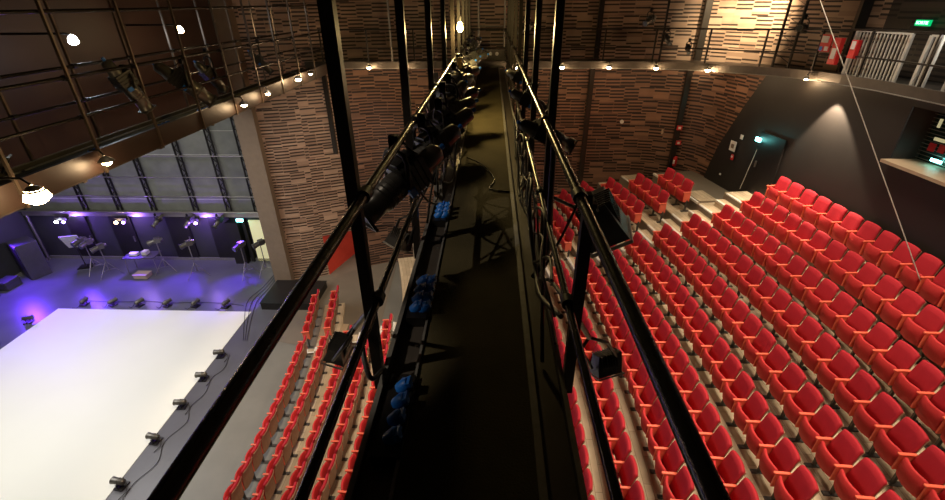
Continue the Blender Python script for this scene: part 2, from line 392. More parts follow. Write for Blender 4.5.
# black wall behind the last row; its left edge leans
RW_ = 42.12
mb = MB()
bp = list(reversed(arcpts(RW_, 9.25, 13.3, 8)))
wall(mb, bp, 0, 7.95)
def rpt(y, z): return V((CX+math.sqrt(RW_**2-(y-CY)**2), y, z))
edge_curve = [(15.15, 4.0), (15.0, 4.75), (14.78, 5.5), (14.45, 6.2), (14.1, 6.9), (13.75, 7.5), (13.5, 7.95)]
for k in range(len(edge_curve)-1):
    (ya, za), (yb, zb_) = edge_curve[k], edge_curve[k+1]
    mb.quad(rpt(ya, za), rpt(13.3, za), rpt(13.3, zb_), rpt(yb, zb_), [(0, 0), (1, 0), (1, 1), (0, 1)])
bq = list(reversed(arcpts(RW_, -4, 9.25, 14)))
wall(mb, bq, 0, 6.80); wall(mb, bq, 7.84, 7.95)
struct(mb.build('wall_right', M['blackwall']))
# proscenium header, stage walls, ceiling
mb = MB(); mb.box((-8.35, 5.4, 9.9), (.25, 18.9, 6.2)); struct(mb.build('wall_proscenium_header', M['brownwall']))
mb = MB(); wall(mb, [V((-19.2, 16.6, 0)), V((-8.4, 16.6, 0))], 2.25, 13); struct(mb.build('wall_stage_back', M['grey']))
mb = MB(); wall(mb, [V((-19.2, 16.58, 0)), V((-8.4, 16.58, 0))], 0, 2.25); struct(mb.build('wall_stage_back_lower', M['darkwall']))
mb = MB(); wall(mb, [V((-19.2, -4, 0)), V((-19.2, 16.6, 0))], 0, 13); struct(mb.build('wall_stage_left', M['darkwall']))
mb = MB(); wall(mb, [V((-19.2, -4, 0)), V((10, -4, 0))], 0, 13); struct(mb.build('wall_behind', M['blackwall']))
mb = MB(); mb.quad((-20, -4, 13), (10.2, -4, 13), (10.2, 18, 13), (-20, 18, 13)); struct(mb.build('ceiling', M['blackwall']))
mb = MB(); mb.box((-8.02, 14.98, 6.5), (.66, .6, 13)); struct(mb.build('wall_proscenium_column', M['pillar']))
# vomitory: red walls and floor behind the opening
mb = MB()
mb.add([(-6.45, 15.42, 0), (-6.45, 15.42, 1.75), (-5.3, 19.0, 1.75), (-5.3, 19.0, 0)], [(0, 1, 2, 3)])
mb.add([(-6.1, 17.6, 0), (-3.6, 17.6, 0), (-3.6, 17.6, 1.9), (-6.1, 17.6, 1.9)], [(0, 1, 2, 3)])
struct(mb.build('wall_vomitory', M['redwall']))
mb = MB(); mb.quad((-6.5, 15.5, 1.76), (-3.6, 16.6, 1.76), (-3.6, 19, 1.76), (-6, 19, 1.76)); struct(mb.build('ceiling_vomitory', M['blackwall']))
e = empty('fire_extinguisher', (-4.95, 17.45, .75), 0, 'small red fire extinguisher on the red wall inside the entrance', 'extinguisher')
mb = MB(); mb.tube([(0, 0, 0), (0, 0, .03), (0, 0, .38), (0, 0, .45)], .07, 12, radii=[.05, .075, .075, .03]); mb.build('cylinder_body', M['red'], e)
mb = MB(); mb.tube([(0, 0, .44), (0, 0, .52)], .02, 8); mb.box((.03, 0, .5), (.10, .02, .03)); mb.build('valve', M['black'], e)

# vertical timber-wall columns
for (x, y, a, b, w) in [(3.42, 16.5, 3.2, 7.85, .16), (6.50, 16.10, 4.3, 7.85, .17), (-5.55, 15.80, 4.9, 7.8, .14)]:
    mb = MB(); mb.box((x, y, (a+b)/2), (w, .12, b-a)); struct(mb.build('trim_column', M['post']))
for (x, y, w) in [(3.5, 16.58, .15), (6.66, 16.12, .2), (8.72, 12.35, .25)]:
    mb = MB(); mb.box((x, y, 10.4), (w, .12, 5.0)); struct(mb.build('trim_column', M['post']))

# stage back wall: tracks, beam, doors
for x in (-16.53, -15.09, -13.66, -11.91, -10.54, -9.4):
    t = empty('counterweight_track', (x, 16.5, 2.3), 0, None, 'track')
    for q in (-.09, .09):
        mb = MB(); mb.box((q, 0, 3.6), (.035, .07, 7.2)); mb.build('guide_rail', M['black'], t)
    mb = MB(); mb.tube([(-.08 if k % 2 else .08, .01, .1+k*.19) for k in range(38)], .022, 6); mb.build('lacing', M['black'], t)
    lab = {-16.53: 'outermost black ladder-like track by the dark side wall', -15.09: 'black ladder-like track, second from the dark side wall', -13.66: 'black ladder-like track, third from the dark side wall', -11.91: 'black ladder-like track, third from the proscenium column', -10.54: 'black ladder-like track, second from the proscenium column', -9.4: 'black ladder-like track nearest the proscenium column'}[x]
    tag(t, lab, 'track', 'vertical tracks on the grey stage wall')
for z in (2.95, 3.75, 4.6): 
    mb = MB(); mb.tube([(-19, 16.42, z), (-8.5, 16.42, z)], .018, 6); struct(mb.build('trim_pipe', M['galv']))
mb = MB(); mb.box((-13.8, 16.42, 2.2), (10.6, .28, .16)); mb.tube([(-19.1, 16.2, 2.36), (-8.6, 16.2, 2.36)], .035, 8); struct(mb.build('trim_stage_beam', M['galv']))
for k, x in enumerate((-17.2, -15.3, -12.9, -11.1)):
    mb = MB(); mb.box((x, 16.52, 1.0), (.9, .06, 2.0)); d = struct(mb.build('door_%d' % (k+1), M['black']))
    mb = MB(); mb.box((x+.35, 16.47, 1.0), (.04, .06, .25)); mb.build('door_handle', M['galv'], d)
mb = MB(); mb.box((-9.55, 16.50, .95), (.62, .06, 1.9)); struct(mb.build('door_5', M['warmpanel']))  # glowing slab standing in for a doorway recess lit by a lamp
mb = MB(); mb.box((-10.45, 16.35, .95), (.5, .3, 1.9)); mb.box((-10.05, 16.45, 1.0), (.12, .12, 2.0)); tag(mb.build('black_masking_flat', M['black']), 'tall black masking flat beside the yellow-lit stage doorway', 'flat')
mb = MB(); mb.tube([(-19.05, 16.35, 0), (-19.05, 16.35, 2.2)], .05, 8); struct(mb.build('trim_corner_pipe', M['galv']))
mb = MB(); mb.box((-13.8, 16.5, .06), (10.6, .06, .12)); struct(mb.build('baseboard_stage', M['edge']))
mb = MB(); mb.box((-19.1, 7, .06), (.06, 18.8, .12)); struct(mb.build('baseboard_left', M['edge']))

# dance mat, low black podium, white slab
mb = MB(); mb.box((-12.04, 5.2, .006), (7.14, 15.3, .012)); tag(mb.build('dance_mat', M['mat']), 'large white dance vinyl laid on the dark stage floor', 'mat')
mb = MB(); mb.box((-7.2, 13.75, .14), (1.9, 1.5, .28)); mb.box((-7.2, 13.75, .285), (1.94, 1.54, .02)); tag(mb.build('stage_podium', M['black']), 'low black podium between the column and the front seats', 'podium')
mb = MB(); mb.box((-4.95, 11.7, .04), (.42, .95, .055)); tag(mb.build('pale_slab', M['tan']), 'pale slab lying on the corridor floor past the aisle', 'slab')

# ------------------------------------------------------------------ catwalks
def catwalk(x0, x1, dx0, dx1, ys, y0, y1, label, drop=.0, pw=.056, first_right_short=False, midz=8.33, topz=8.9, group=None, hbar=None, pm='post'):
    """x0,x1 rail lines; dx0,dx1 walking deck"""
    t = empty('catwalk', (0, y0, 7.85), 0, label, 'catwalk', group)
    def L(p): return V((p[0], p[1]-y0, p[2]-7.85))
    def B(mb, n, m): return mb.build(n, m, t)
    mb = MB(); mb.box(L(((dx0+dx1)/2, (y0+y1)/2, 7.83)), (dx1-dx0, y1-y0, .04)); B(mb, 'walking_deck', M['deck'])
    for (a, b, s) in ((x0, dx0, -1), (dx1, x1, 1)):
        mb = MB(); mb.box(L(((a+b)/2, (y0+y1)/2, 7.80)), (b-a, y1-y0, .03)); B(mb, 'ledge', M['ledge'])
        o = a if s < 0 else b
        mb = MB(); mb.box(L((o, (y0+y1)/2, 7.80)), (.02, y1-y0, .16)); B(mb, 'side_beam', M['ledge'])
        mb = MB(); mb.box(L((o, (y0+y1)/2, 7.885)), (.026, y1-y0, .012))
        i_ = b if s < 0 else a
        mb.box(L((i_+(.018 if s > 0 else -.006), (y0+y1)/2, 7.842)), (.036 if s > 0 else .014, y1-y0, .05)); B(mb, 'edge_strip', M['edge'])
    for x in (x0, x1):
        mb = MB(); mb.tube([L((x, y0, topz)), L((x, y1, topz))], .0235, 16); B(mb, 'handrail', M['rail'])
        mb = MB(); mb.tube([L((x, y0, midz)), L((x, y1, midz))], .0195, 14); B(mb, 'mid_rail', M['rail'])
        if hbar:
            mb = MB(); mb.tube([L((x, y0, hbar)), L((x, y1, hbar))], .02, 10); B(mb, 'lighting_bar', M['rail'])
        for k, y in enumerate(ys):
            if not (y0 < y < y1): continue
            top = 13.0
            if first_right_short and x == x1 and (k == first_right_short-1): top = topz-.03
            mb = MB(); off = -.05 if x == x0 else .05
            w = pw*.9
            mb.box(L((x+off, y, (7.72+top)/2)), (pw, w, top-7.72))
            B(mb, 'hanger_post', M[pm])
            mb = MB(); c = (x, y)
            mb.tube([L((x, y-.035, topz)), L((x, y+.035, topz))], .033, 12); mb.box(L((x+off/2, y, topz-.01)), (.06, .05, .045)); B(mb, 'clamp', M['black']); mb = MB()
            mb.tube([L((x, y-.03, midz)), L((x, y+.03, midz))], .028, 12); mb.box(L((x+off/2, y, midz-.005)), (.05, .045, .035))
            B(mb, 'clamp', M['black'])
    for k in range(int((y1-y0)/1.5)):
        y = y0+.75+1.5*k
        mb = MB(); mb.box(L(((x0+x1)/2, y, 7.74)), (x1-x0, .06, .09)); B(mb, 'cross_member', M['ledge'])
    for xx in (dx0-.05, dx1+.03):
        for k in range(10):
            y = .9+.62*k
            mb = MB(); mb.tube([L((xx, y, 7.81)), L((xx, y, 7.825))], .010, 8); B(mb, 'bolt', M['galv'])
    return t
YS = [-2.6, -1.1]+[1.90+1.5*k for k in range(0, 9)]
catwalk(-.565, .397, -.39, .218, YS, -3.0, 15.15, 'near catwalk with dark narrow deck between black tube handrails', first_right_short=3)
YS2 = [5.56+1.165*k for k in range(-6, 9)]
catwalk(-5.95, -5.10, -5.8, -5.28, YS2, -3.0, 15.15, 'second catwalk running along the dark proscenium wall above the stage edge', midz=8.44, hbar=9.6, pm='post2', pw=.034)
# deeper side channel under the second catwalk
mb = MB(); mb.box((-5.07, 6.1, 7.88), (.03, 18.0, .26)); mb.box((-5.07, 6.1, 8.02), (.05, 18.0, .02)); tag(mb.build('side_fascia', M['fascia']), 'long brown fascia board on the seat side of the second catwalk', 'fascia')

# ------------------------------------------------------------------ gallery along the far wall
edge_pts = smooth_path([(-5.9, 15.2), (-3, 15.2), (0, 15.15), (3.3, 15.05), (5.0, 14.85), (6.2, 14.35), (7.1, 13.5), (7.62, 12.6), (7.80, 11.8)], 4) + [V((CX+math.sqrt(41.98**2-(y-CY)**2), y, 0)) for y in (11, 10, 9, 8, 7, 6, 5, 4, 2, 0, -3)]
def zlift(p): return 0 if p.y > 14 else min(.16, (14-p.y)*.045)
def offp(pts, d):
    out = []
    for i, p in enumerate(pts):
        t = (pts[min(i+1, len(pts)-1)]-pts[max(0, i-1)]).normalized(); n = V((-t.y, t.x, 0)); out.append(p+n*d)
    return out
g = empty('lighting_gallery', (0, 15.2, 7.85), 0, 'long curved gallery with tube railings along the timber wall', 'gallery')
def G(p): return V(p)-V((0, 15.2, 7.85))
inner = edge_pts; outer = offp(edge_pts, 1.25)
mb = MB()
for k in range(len(inner)-1):
    a, b, c, d = inner[k], inner[k+1], outer[k+1], outer[k]; za = 7.98+zlift(a); zb = 7.98+zlift(b)
    mb.quad(G((a.x, a.y, za)), G((b.x, b.y, zb)), G((c.x, c.y, zb)), G((d.x, d.y, za))); mb.quad(G((d.x, d.y, za-.1)), G((c.x, c.y, zb-.1)), G((b.x, b.y, zb-.1)), G((a.x, a.y, za-.1)))
mb.build('gallery_deck', M['ledge'], g)
mb = MB()
q1, q2 = inner, offp(edge_pts, .06)
for k in range(len(q1)-1):
    za, zb = zlift(q1[k]), zlift(q1[k+1])
    P = [G((q1[k].x, q1[k].y, 7.84+za)), G((q1[k+1].x, q1[k+1].y, 7.84+zb)), G((q1[k+1].x, q1[k+1].y, 8.04+zb)), G((q1[k].x, q1[k].y, 8.04+za)),
         G((q2[k].x, q2[k].y, 7.84+za)), G((q2[k+1].x, q2[k+1].y, 7.84+zb)), G((q2[k+1].x, q2[k+1].y, 8.04+zb)), G((q2[k].x, q2[k].y, 8.04+za))]
    mb.add(P, [(0, 1, 2, 3), (5, 4, 7, 6), (3, 2, 6, 7), (1, 0, 4, 5)])
mb.build('fascia', M['ledge'], g)
mb = MB()
mb.tube([G((p.x, p.y, 7.84+zlift(p))) for p in offp(edge_pts, -.015)], .012, 6); mb.build('edge_strip', M['edge'], g)
for z, r, nm in ((8.94, .022, 'handrail'), (8.42, .018, 'mid_rail')):
    mb = MB(); mb.tube([G((p.x, p.y, z+zlift(p))) for p in offp(edge_pts, .04)], r, 8); mb.build(nm, M['post'], g)
def along(pts, step, start=0.):
    out = []; acc = start; 
    for k in range(len(pts)-1):
        L = (pts[k+1]-pts[k]).length; t = acc
        while t < L: out.append(pts[k].lerp(pts[k+1], t/L)); t += step
        acc = t-L
    return out
for p in along(offp(edge_pts, .04), 1.45, .6):
    mb = MB(); z = zlift(p); mb.box(G((p.x, p.y, 8.43+z)), (.04, .04, 1.05)); mb.build('baluster_post', M['post'], g)
# hangers that carry the gallery
for k, (x, y, m_) in enumerate([(-3.1, 15.25, 'galv'), (1.95, 15.2, 'galv'), (2.12, 15.2, 'galv'), (5.05, 14.95, 'post'), (7.45, 13.2, 'post'), (7.66, 12.85, 'post')]):
    mb = MB(); mb.box(G((x, y, 10.5)), (.05, .05, 5.0)); mb.build('hanger_post', M[m_], g)
mb = MB(); mb.tube([G((7.45, 13.2, 8.2+k*.22)) if k % 2 else G((7.66, 12.85, 8.2+k*.22)) for k in range(22)], .012, 6)
mb.build('post_lacing', M['post'], g)

# warm work lights under the fascias
def worklight(p, d, label, power=14, grp='small warm work lights along the gallery edge', size=1.):
    """p: point on fascia; d: outward direction (toward the room)"""
    r = math.atan2(d[1], d[0])
    t = empty('work_light', p, r, label, 'lamp', grp)
    mb = MB(); mb.tube([(0, 0, .12), (.10*size, 0, .12), (.13*size, 0, .05)], .012, 8); mb.build('bracket', M['black'], t)
    mb = MB(); mb.tube([(.13*size, 0, .05), (.13*size, 0, .03), (.13*size, 0, -.02)], .05, 14, caps=False, radii=[.015, .04*min(size, 1.3), .075*min(size, 1.3)]); mb.build('lamp_shade', M['galv'], t)
    mb = MB(); mb.tube([(.13*size, 0, .02), (.13*size, 0, 0), (.13*size, 0, -.035*size), (.13*size, 0, -.055*size)], .03, 12, radii=[.012, .03*size, .045*size, .02*size]); mb.build('bulb', M['warmbulb'], t)
    l = bpy.data.lights.new('work_light_glow', 'POINT'); l.energy = power; l.color = (1, .66, .36); l.shadow_soft_size = .04
    lo = bpy.data.objects.new('work_light_glow', l); COL.objects.link(lo); lo.parent = t; lo.location = (.16*size, 0, -.10)
    return t
for (x, lab) in [(-3.80, 'work light on the gallery edge, nearest the proscenium side'), (-2.75, 'work light on the gallery edge behind the first tall hanger post'), (.75, 'work light on the gallery edge just past the catwalk handrail'), (2.15, 'work light on the gallery edge below the pale pipes'), (3.55, 'work light on the gallery edge by the first wall column'), (4.9, 'work light on the gallery edge between the two wall columns'), (6.2, 'brightest work light on the gallery edge, by the second wall column')]:
    j = min(edge_pts, key=lambda p: abs(p.x-x) + (0 if p.y > 13.5 else 9)); y = j.y
    for k in range(len(edge_pts)-1):
        a, b = edge_pts[k], edge_pts[k+1]
        if a.x <= x <= b.x and a.y > 12: y = a.y+(b.y-a.y)*(x-a.x)/(b.x-a.x)
    worklight((x, y-.02, 7.93), (0, -1), lab, power=20 if x < 6 else 36, size=1.6)
worklight((7.76, 11.95, 7.98), (-.98, -.15), 'work light where the curved gallery meets the black wall', power=16)
for (y, z, lab, pw, sz) in [(4.22, 8.02, 'large glaring work light at the near end of the second catwalk', 14, 2.7), (5.42, 7.96, 'work light under the second catwalk, above the grey stage wall', 7, 1.3), (9.07, 7.96, 'work light under the second catwalk beside the proscenium column top', 5, 1.3), (10.2, 7.98, 'work light under the second catwalk, third from its far end', 4, 1.2), (11.87, 8.05, 'bright work light under the second catwalk, second from its far end', 6, 1.6), (12.9, 8.04, 'work light at the far end of the second catwalk', 4, 1.2)]:
    worklight((-5.045, y, z-.02), (1, 0), lab, power=pw, grp='small warm work lights along the second catwalk', size=sz)

# ------------------------------------------------------------------ stage lanterns
def basis(d, up=(0, 0, 1)):
    d = V(d).normalized(); x = d; y = V(up).cross(x).normalized(); z = x.cross(y); return Matrix((x, y, z)).transposed()
def lantern(loc, d, scale=1., hang=.35, label='', group=None, detail=True, name='profile_lantern', body='lamp', hook=None):
    """profile spotlight. loc: barrel centre; d: beam direction; yoke goes straight up to the bar"""
    t = empty(name, loc, 0, label, 'stage light', group)
    R = basis(d); s = scale
    def T(mb): mb.v = [tuple(R @ (V(p)*s)) for p in mb.v]; return mb
    mb = MB(); mb.tube([(-.02, 0, 0), (.0, 0, 0), (.17, 0, 0), (.175, 0, 0), (.30, 0, 0), (.31, 0, 0)], .08, 18, radii=[.085, .092, .092, .082, .082, .090])
    if detail:
        for k in range(4): mb.tube([(.03+k*.035, 0, 0), (.04+k*.035, 0, 0)], .097, 18)
    T(mb).build('lens_tube', M['lampgrey'], t)
    mb = MB(); mb.tube([(.312, 0, 0), (.318, 0, 0)], .072, 18); T(mb).build('lens', M['lens'], t)
    mb = MB()
    for q in (-1, 1): mb.box((.318, q*.088, 0), (.02, .012, .188)); mb.box((.318, 0, q*.088), (.02, .188, .012))
    T(mb).build('gel_frame', M[body], t)
    mb = MB(); mb.box((-.11, 0, 0), (.19, .19, .20)); mb.box((-.11, 0, .115), (.15, .10, .04)); mb.box((-.03, 0, 0), (.05, .23, .05))
    for k in range(4): mb.box((-.17+k*.04, 0, 0), (.012, .21, .22))
    T(mb).build('lamp_house', M[body], t)
    mb = MB(); mb.tube([(-.2, 0, -.02), (-.26, 0, -.02), (-.36, 0, -.02), (-.39, 0, -.02)], .07, 14, radii=[.085, .075, .068, .03]); T(mb).build('rear_cap', M['lampgrey'], t)
    if detail:
        mb = MB(); mb.box((-.02, .11, -.05), (.05, .02, .06)); T(mb).build('shutter_handle', M['plug'], t)
        mb = MB(); mb.box((-.02, -.11, -.05), (.05, .02, .06)); T(mb).build('shutter_handle', M['plug'], t)
        mb = MB(); mb.tube([(-.385, 0, -.02), (-.43, 0, -.02)], .02, 10); T(mb).build('plug', M['plug'], t)
    # yoke in world-up orientation
    yv = R @ V((0, 1, 0)); w = .125*s
    A = yv*w; top = V((0, 0, hang))
    m1 = MB(); bar = [A*1.0, A*1.0+top*.55, A*.75+top*.72, A*0+top*.76, -A*.75+top*.72, -A+top*.55, -A]
    m1.tube(bar, .012*s+.004, 8); m1.build('yoke', M['black'], t)
    m1 = MB(); c = top*.9
    m1.tube([top*.76, top*.86], .012, 8); m1.box(top*.93, (.06, .05, .10)); m1.tube([top+V((0, -.025, 0)), top+V((0, .025, 0))], .034, 10); m1.tube([top*.93, top*.93+V((.07, 0, .0))], .008, 8); m1.build('hook_clamp', M['black'], t)
    if detail:
        m1 = MB(); rr = R @ V((-.4*s, 0, 0)); pts = []
        for k in range(9):
            u = k/8; p = rr.lerp(top+V((.03, .08, 0)), u); p.z -= .10*math.sin(PI*u); p.y += .04*math.sin(5*u); pts.append(p)
        m1.tube(pts, .008, 6); m1.build('power_cable', M['cable'], t)
    return t
LG = 'profile lanterns hung along the near catwalk rail'
lantern((-.60, 2.78, 8.62), (-.62, -.62, -.45), 1.0, .29, 'largest nearest profile lantern on the catwalk, tube pointing toward the stage', LG)
lantern((-.52, 3.45, 8.62), (-.62, -.55, -.40), .95, .28, 'grey-barrelled profile lantern just behind the nearest one', LG)
descr = ['third lantern along the crowded catwalk rail', 'fourth lantern along the crowded catwalk rail', 'fifth lantern along the crowded catwalk rail', 'sixth lantern along the crowded catwalk rail', 'seventh lantern along the crowded catwalk rail', 'eighth lantern along the crowded catwalk rail', 'ninth lantern along the crowded catwalk rail', 'tenth lantern along the crowded catwalk rail', 'eleventh lantern along the crowded catwalk rail', 'twelfth lantern along the crowded catwalk rail', 'thirteenth lantern along the crowded catwalk rail, by the far end']
yy = 4.1
for k, dd in enumerate(descr):
    rx = random.uniform(-.02, .08)
    lantern((-.50+rx, yy, 8.60+random.uniform(-.05, .08)), (random.uniform(-.9, -.4), random.uniform(-.9, -.1), random.uniform(-.6, -.2)), random.uniform(.85, 1.0), .28, dd, LG, body='lampgrey' if k % 3 == 1 else 'lamp')
    yy += .52+.06*k
def flood(loc, d, label, scale=1., up=(0, 0, 1), arm=None, shade=None):
    t = empty('flood_light', loc, 0, label, 'stage light', 'black floodlights slung beside the near catwalk')
    R = basis(d, up); s = scale
    def T(mb): mb.v = [tuple(R @ (V(p)*s)) for p in mb.v]; return mb
    mb = MB(); mb.prism([(-.14, -.12, -.07), (.0, -.16, -.10), (.10, -.17, -.12), (.10, -.17, .12), (.0, -.16, .10), (-.14, -.12, .07)], (0, .32, 0)); 
    for k in range(7): mb.box((-.06, -.10+k*.035, 0), (.17, .008, .21))
    T(mb).build('housing', M['lamp'], t)
    mb = MB(); mb.box((.105, 0, 0), (.006, .28, .20)); T(mb).build('lens', M['lens'], t)
    mb = MB()
    for q in (-1, 1): mb.box((.115, 0, q*.125), (.02, .36, .012)); mb.box((.115, q*.175, 0), (.02, .012, .25))
    T(mb).build('gel_frame', M['edge'], t)
    if arm:
        a = V(arm)-V(loc); mb = MB(); yv = R @ V((0, .19*s, 0))
        mb.tube([yv, yv*.9+a*.35, a*.5, -yv*.9+a*.35, -yv], .012, 8); mb.tube([a*.5, a], .016, 8); mb.tube([a+V((0, -.03, 0)), a+V((0, .03, 0))], .034, 10); mb.build('yoke', M['black'], t)
    return t
flood((-1.06, 2.46, 7.50), (-.30, .02, -.95), 'black floodlight low beside the catwalk, over the front seat rows', .62, (0, 0, 1), (-.565, 1.9, 8.33))
flood((-.77, 3.46, 7.86), (-.35, -.35, -.87), 'small black floodlight below the catwalk against the timber wall', .62, (0, 0, 1), (-.565, 3.45, 8.33))
flood((.80, 2.38, 7.48), (.12, -.30, -.95), 'ribbed black floodlight on an arm over the tan aisle', .56, (0, 0, 1), (.397, 1.9, 8.33))
flood((1.02, 3.75, 7.92), (.50, -.10, -.85), 'big square black floodlight beyond the handrail over the middle rows', 1.45, (0, 0, 1), (.397, 3.42, 8.33))
RG = 'lanterns and gear on the seat side of the near catwalk'
lantern((.55, 4.3, 8.55), (.85, .2, -.45), .8, .30, 'black lantern past the handrail beyond the big floodlight', RG)
lantern((.50, 5.6, 8.60), (.85, -.1, -.45), .75, .28, 'small lantern on the seat side midway along the catwalk', RG)
lantern((.50, 7.4, 8.60), (.85, -.2, -.45), .75, .28, 'small lantern on the seat side near the catwalk far end', RG)
# second catwalk lanterns
G2 = 'lanterns on the second catwalk'
lantern((-5.15, 6.6, 8.62), (.15, .35, -.85), 1.1, .28, 'tall lantern with blue trim standing by the second catwalk rail', G2)
lantern((-5.20, 8.0, 8.45), (.55, .40, -.70), 1.35, .42, 'long pale-tubed lantern tilted down over the second catwalk rail', G2)
lantern((-5.45, 9.2, 8.40), (.25, .5, -.75), 1.0, .5, 'dark lantern behind the tilted one on the second catwalk', G2)
lantern((-5.60, 4.55, 8.30), (.6, .4, -.5), 1.0, .55, 'lantern above the glaring work light on the second catwalk', G2)
lantern((-5.55, 11.6, 8.4), (.5, .2, -.7), .9, .5, 'lantern near the far end of the second catwalk', G2)
# gallery lanterns
G3 = 'small black lanterns on the gallery rails'
lantern((4.6, 15.0, 9.15), (-.6, -.6, -.3), .8, .3, 'black lantern above the gallery rail left of the bright patch', G3, False)
lantern((5.15, 14.9, 8.65), (.2, -.8, -.5), .7, .28, 'lantern hung low on the gallery rail between wall columns', G3, False)
lantern((5.75, 14.7, 8.40), (-.1, -.8, -.5), .6, .25, 'boxy lantern on the lower gallery rail by the second wall column', G3, False)
lantern((7.75, 12.9, 9.0), (-.6, -.6, .1), .85, .3, 'black lantern beside the ladder posts at the bright patch', G3, False)
lantern((.95, 14.9, 8.95), (-.7, -.5, -.3), .9, .3, 'pale-sided lantern by the end of the near catwalk', G3, False, body='lampgrey')

# socket boxes with blue connectors on the catwalk ledge
def sockets(x, y, n, rows, label, m_=None):
    t = empty('socket_box', (x, y, 7.815), 0, label, 'socket box', 'blue socket clusters on the catwalk ledges')
    mb = MB(); mb.box((0, 0, .035), (.13, .115*n+.05, .07)); mb.build('housing', M['black'], t)
    for k in range(n):
        for r in range(rows):
            yy = (k-(n-1)/2)*.105; xx = (r-(rows-1)/2)*.055+.015
            mb = MB(); mb.tube([(xx-.02, yy, .06), (xx+.02, yy, .10), (xx+.03, yy, .11)], .03, 12, radii=[.036, .038, .028])
            mb.box((xx+.028, yy, .115), (.03, .06, .02), basis((1, 0, .6))); mb.build('blue_socket', M['plug'], t)
sockets(-.455, 1.57, 4, 1, 'row of four blue sockets on the dark ledge in the foreground')
sockets(-.465, 2.58, 4, 2, 'cluster of blue sockets on the ledge by the hanging floodlight')
sockets(-.47, 4.0, 3, 2, 'blue sockets on the ledge behind the nearest lantern')
sockets(-5.45, 7.4, 3, 1, 'blue sockets at the foot of the second catwalk hanger')
sockets(-5.45, 8.6, 4, 1, 'brightest blue sockets under the tilted lantern')
sockets(-5.45, 5.9, 2, 1, 'blue sockets at the near end of the second catwalk')

# cables draped on the seat side of the near catwalk
def cable(pts, r, label, grp='black cables tied to the catwalk'):
    P = [V(p) for p in pts]; out = []
    for i in range(len(P)-1):
        p0, p1, p2, p3 = P[max(i-1, 0)], P[i], P[i+1], P[min(i+2, len(P)-1)]
        for k in range(6):
            t = k/6; out.append(.5*((2*p1)+(p2-p0)*t+(2*p0-5*p1+4*p2-p3)*t*t+(3*p1-p0-3*p2+p3)*t**3))
    out.append(P[-1]); mb = MB(); mb.tube(out, r, 7); return tag(mb.build('cable', M['cable']), label, 'cable', grp)
for k in range(6):
    pts = []; 
    for j in range(12):
        y = 2.0+j*.42; pts.append((.345+random.uniform(-.035, .05), y, 8.12+.22*math.sin(j*1.3+k)+random.uniform(-.1, .1)))
    cable(pts, random.choice((.009, .012, .015)), ['thick black cable snaking along the seat-side rail', 'thin cable weaving round the seat-side posts', 'cable looping above the ledge beside the deck', 'cable hanging in waves under the mid rail', 'cable bundled low by the seat-side ledge', 'cable twisted among the seat-side bundle'][k])
cable([(.38, 2.75, 8.0), (.50, 2.80, 8.25), (.62, 2.9, 8.48), (.72, 3.05, 8.45), (.80, 3.1, 8.30)], .010, 'cable arching from the rail to the big square floodlight')
cable([(.33, 2.9, 7.85), (.42, 2.85, 8.1), (.40, 2.8, 8.5), (.40, 2.85, 8.86)], .02, 'stiff cable bundle climbing to the handrail')
cable([(.25, 4.6, 7.86), (-.0, 4.7, 7.86), (.05, 5.0, 7.86), (-.1, 5.5, 7.87), (-.3, 5.7, 7.9)], .008, 'loose cable lying across the catwalk deck', None)
cable([(-.58, 1.95, 8.30), (-.66, 1.85, 8.12), (-.6, 1.7, 7.98), (-.57, 1.85, 7.9)], .014, 'black cable loop at the foot of the nearest hanger')
for k in range(5):
    pts = [(-.45+random.uniform(-.1, .12), 2.9+j*.6, 8.35+random.uniform(-.25, .25)) for j in range(14)]
    cable(pts, .009, ['cable tangled among the crowded lanterns', 'second cable drooping under the crowded lanterns', 'cable strung behind the lantern barrels', 'cable winding over the lantern yokes', 'cable sagging toward the ledge below the lanterns'][k])

for (x, y, z, h, m_, lab) in [(-.44, 3.62, 8.30, .16, 'cream', 'cream paper tag dangling behind the nearest lantern'), (-.45, 6.9, 8.98, .15, 'warmtag', 'yellow tag hanging under the work lamp'), (-.62, 5.3, 8.98, .20, 'cream', 'pale tag hanging beyond the handrail of the near catwalk')]:
    t = empty('hanging_tag', (x, y, z), .3, lab, 'tag', 'paper tags on the near catwalk')
    mb = MB(); mb.box((0, 0, -h/2), (.07, .006, h)); mb.build('card', M[m_], t)
    mb = MB(); mb.tube([(0, 0, 0), (.01, 0, .1), (0, 0, .2)], .003, 5); mb.build('string', M['cable'], t)
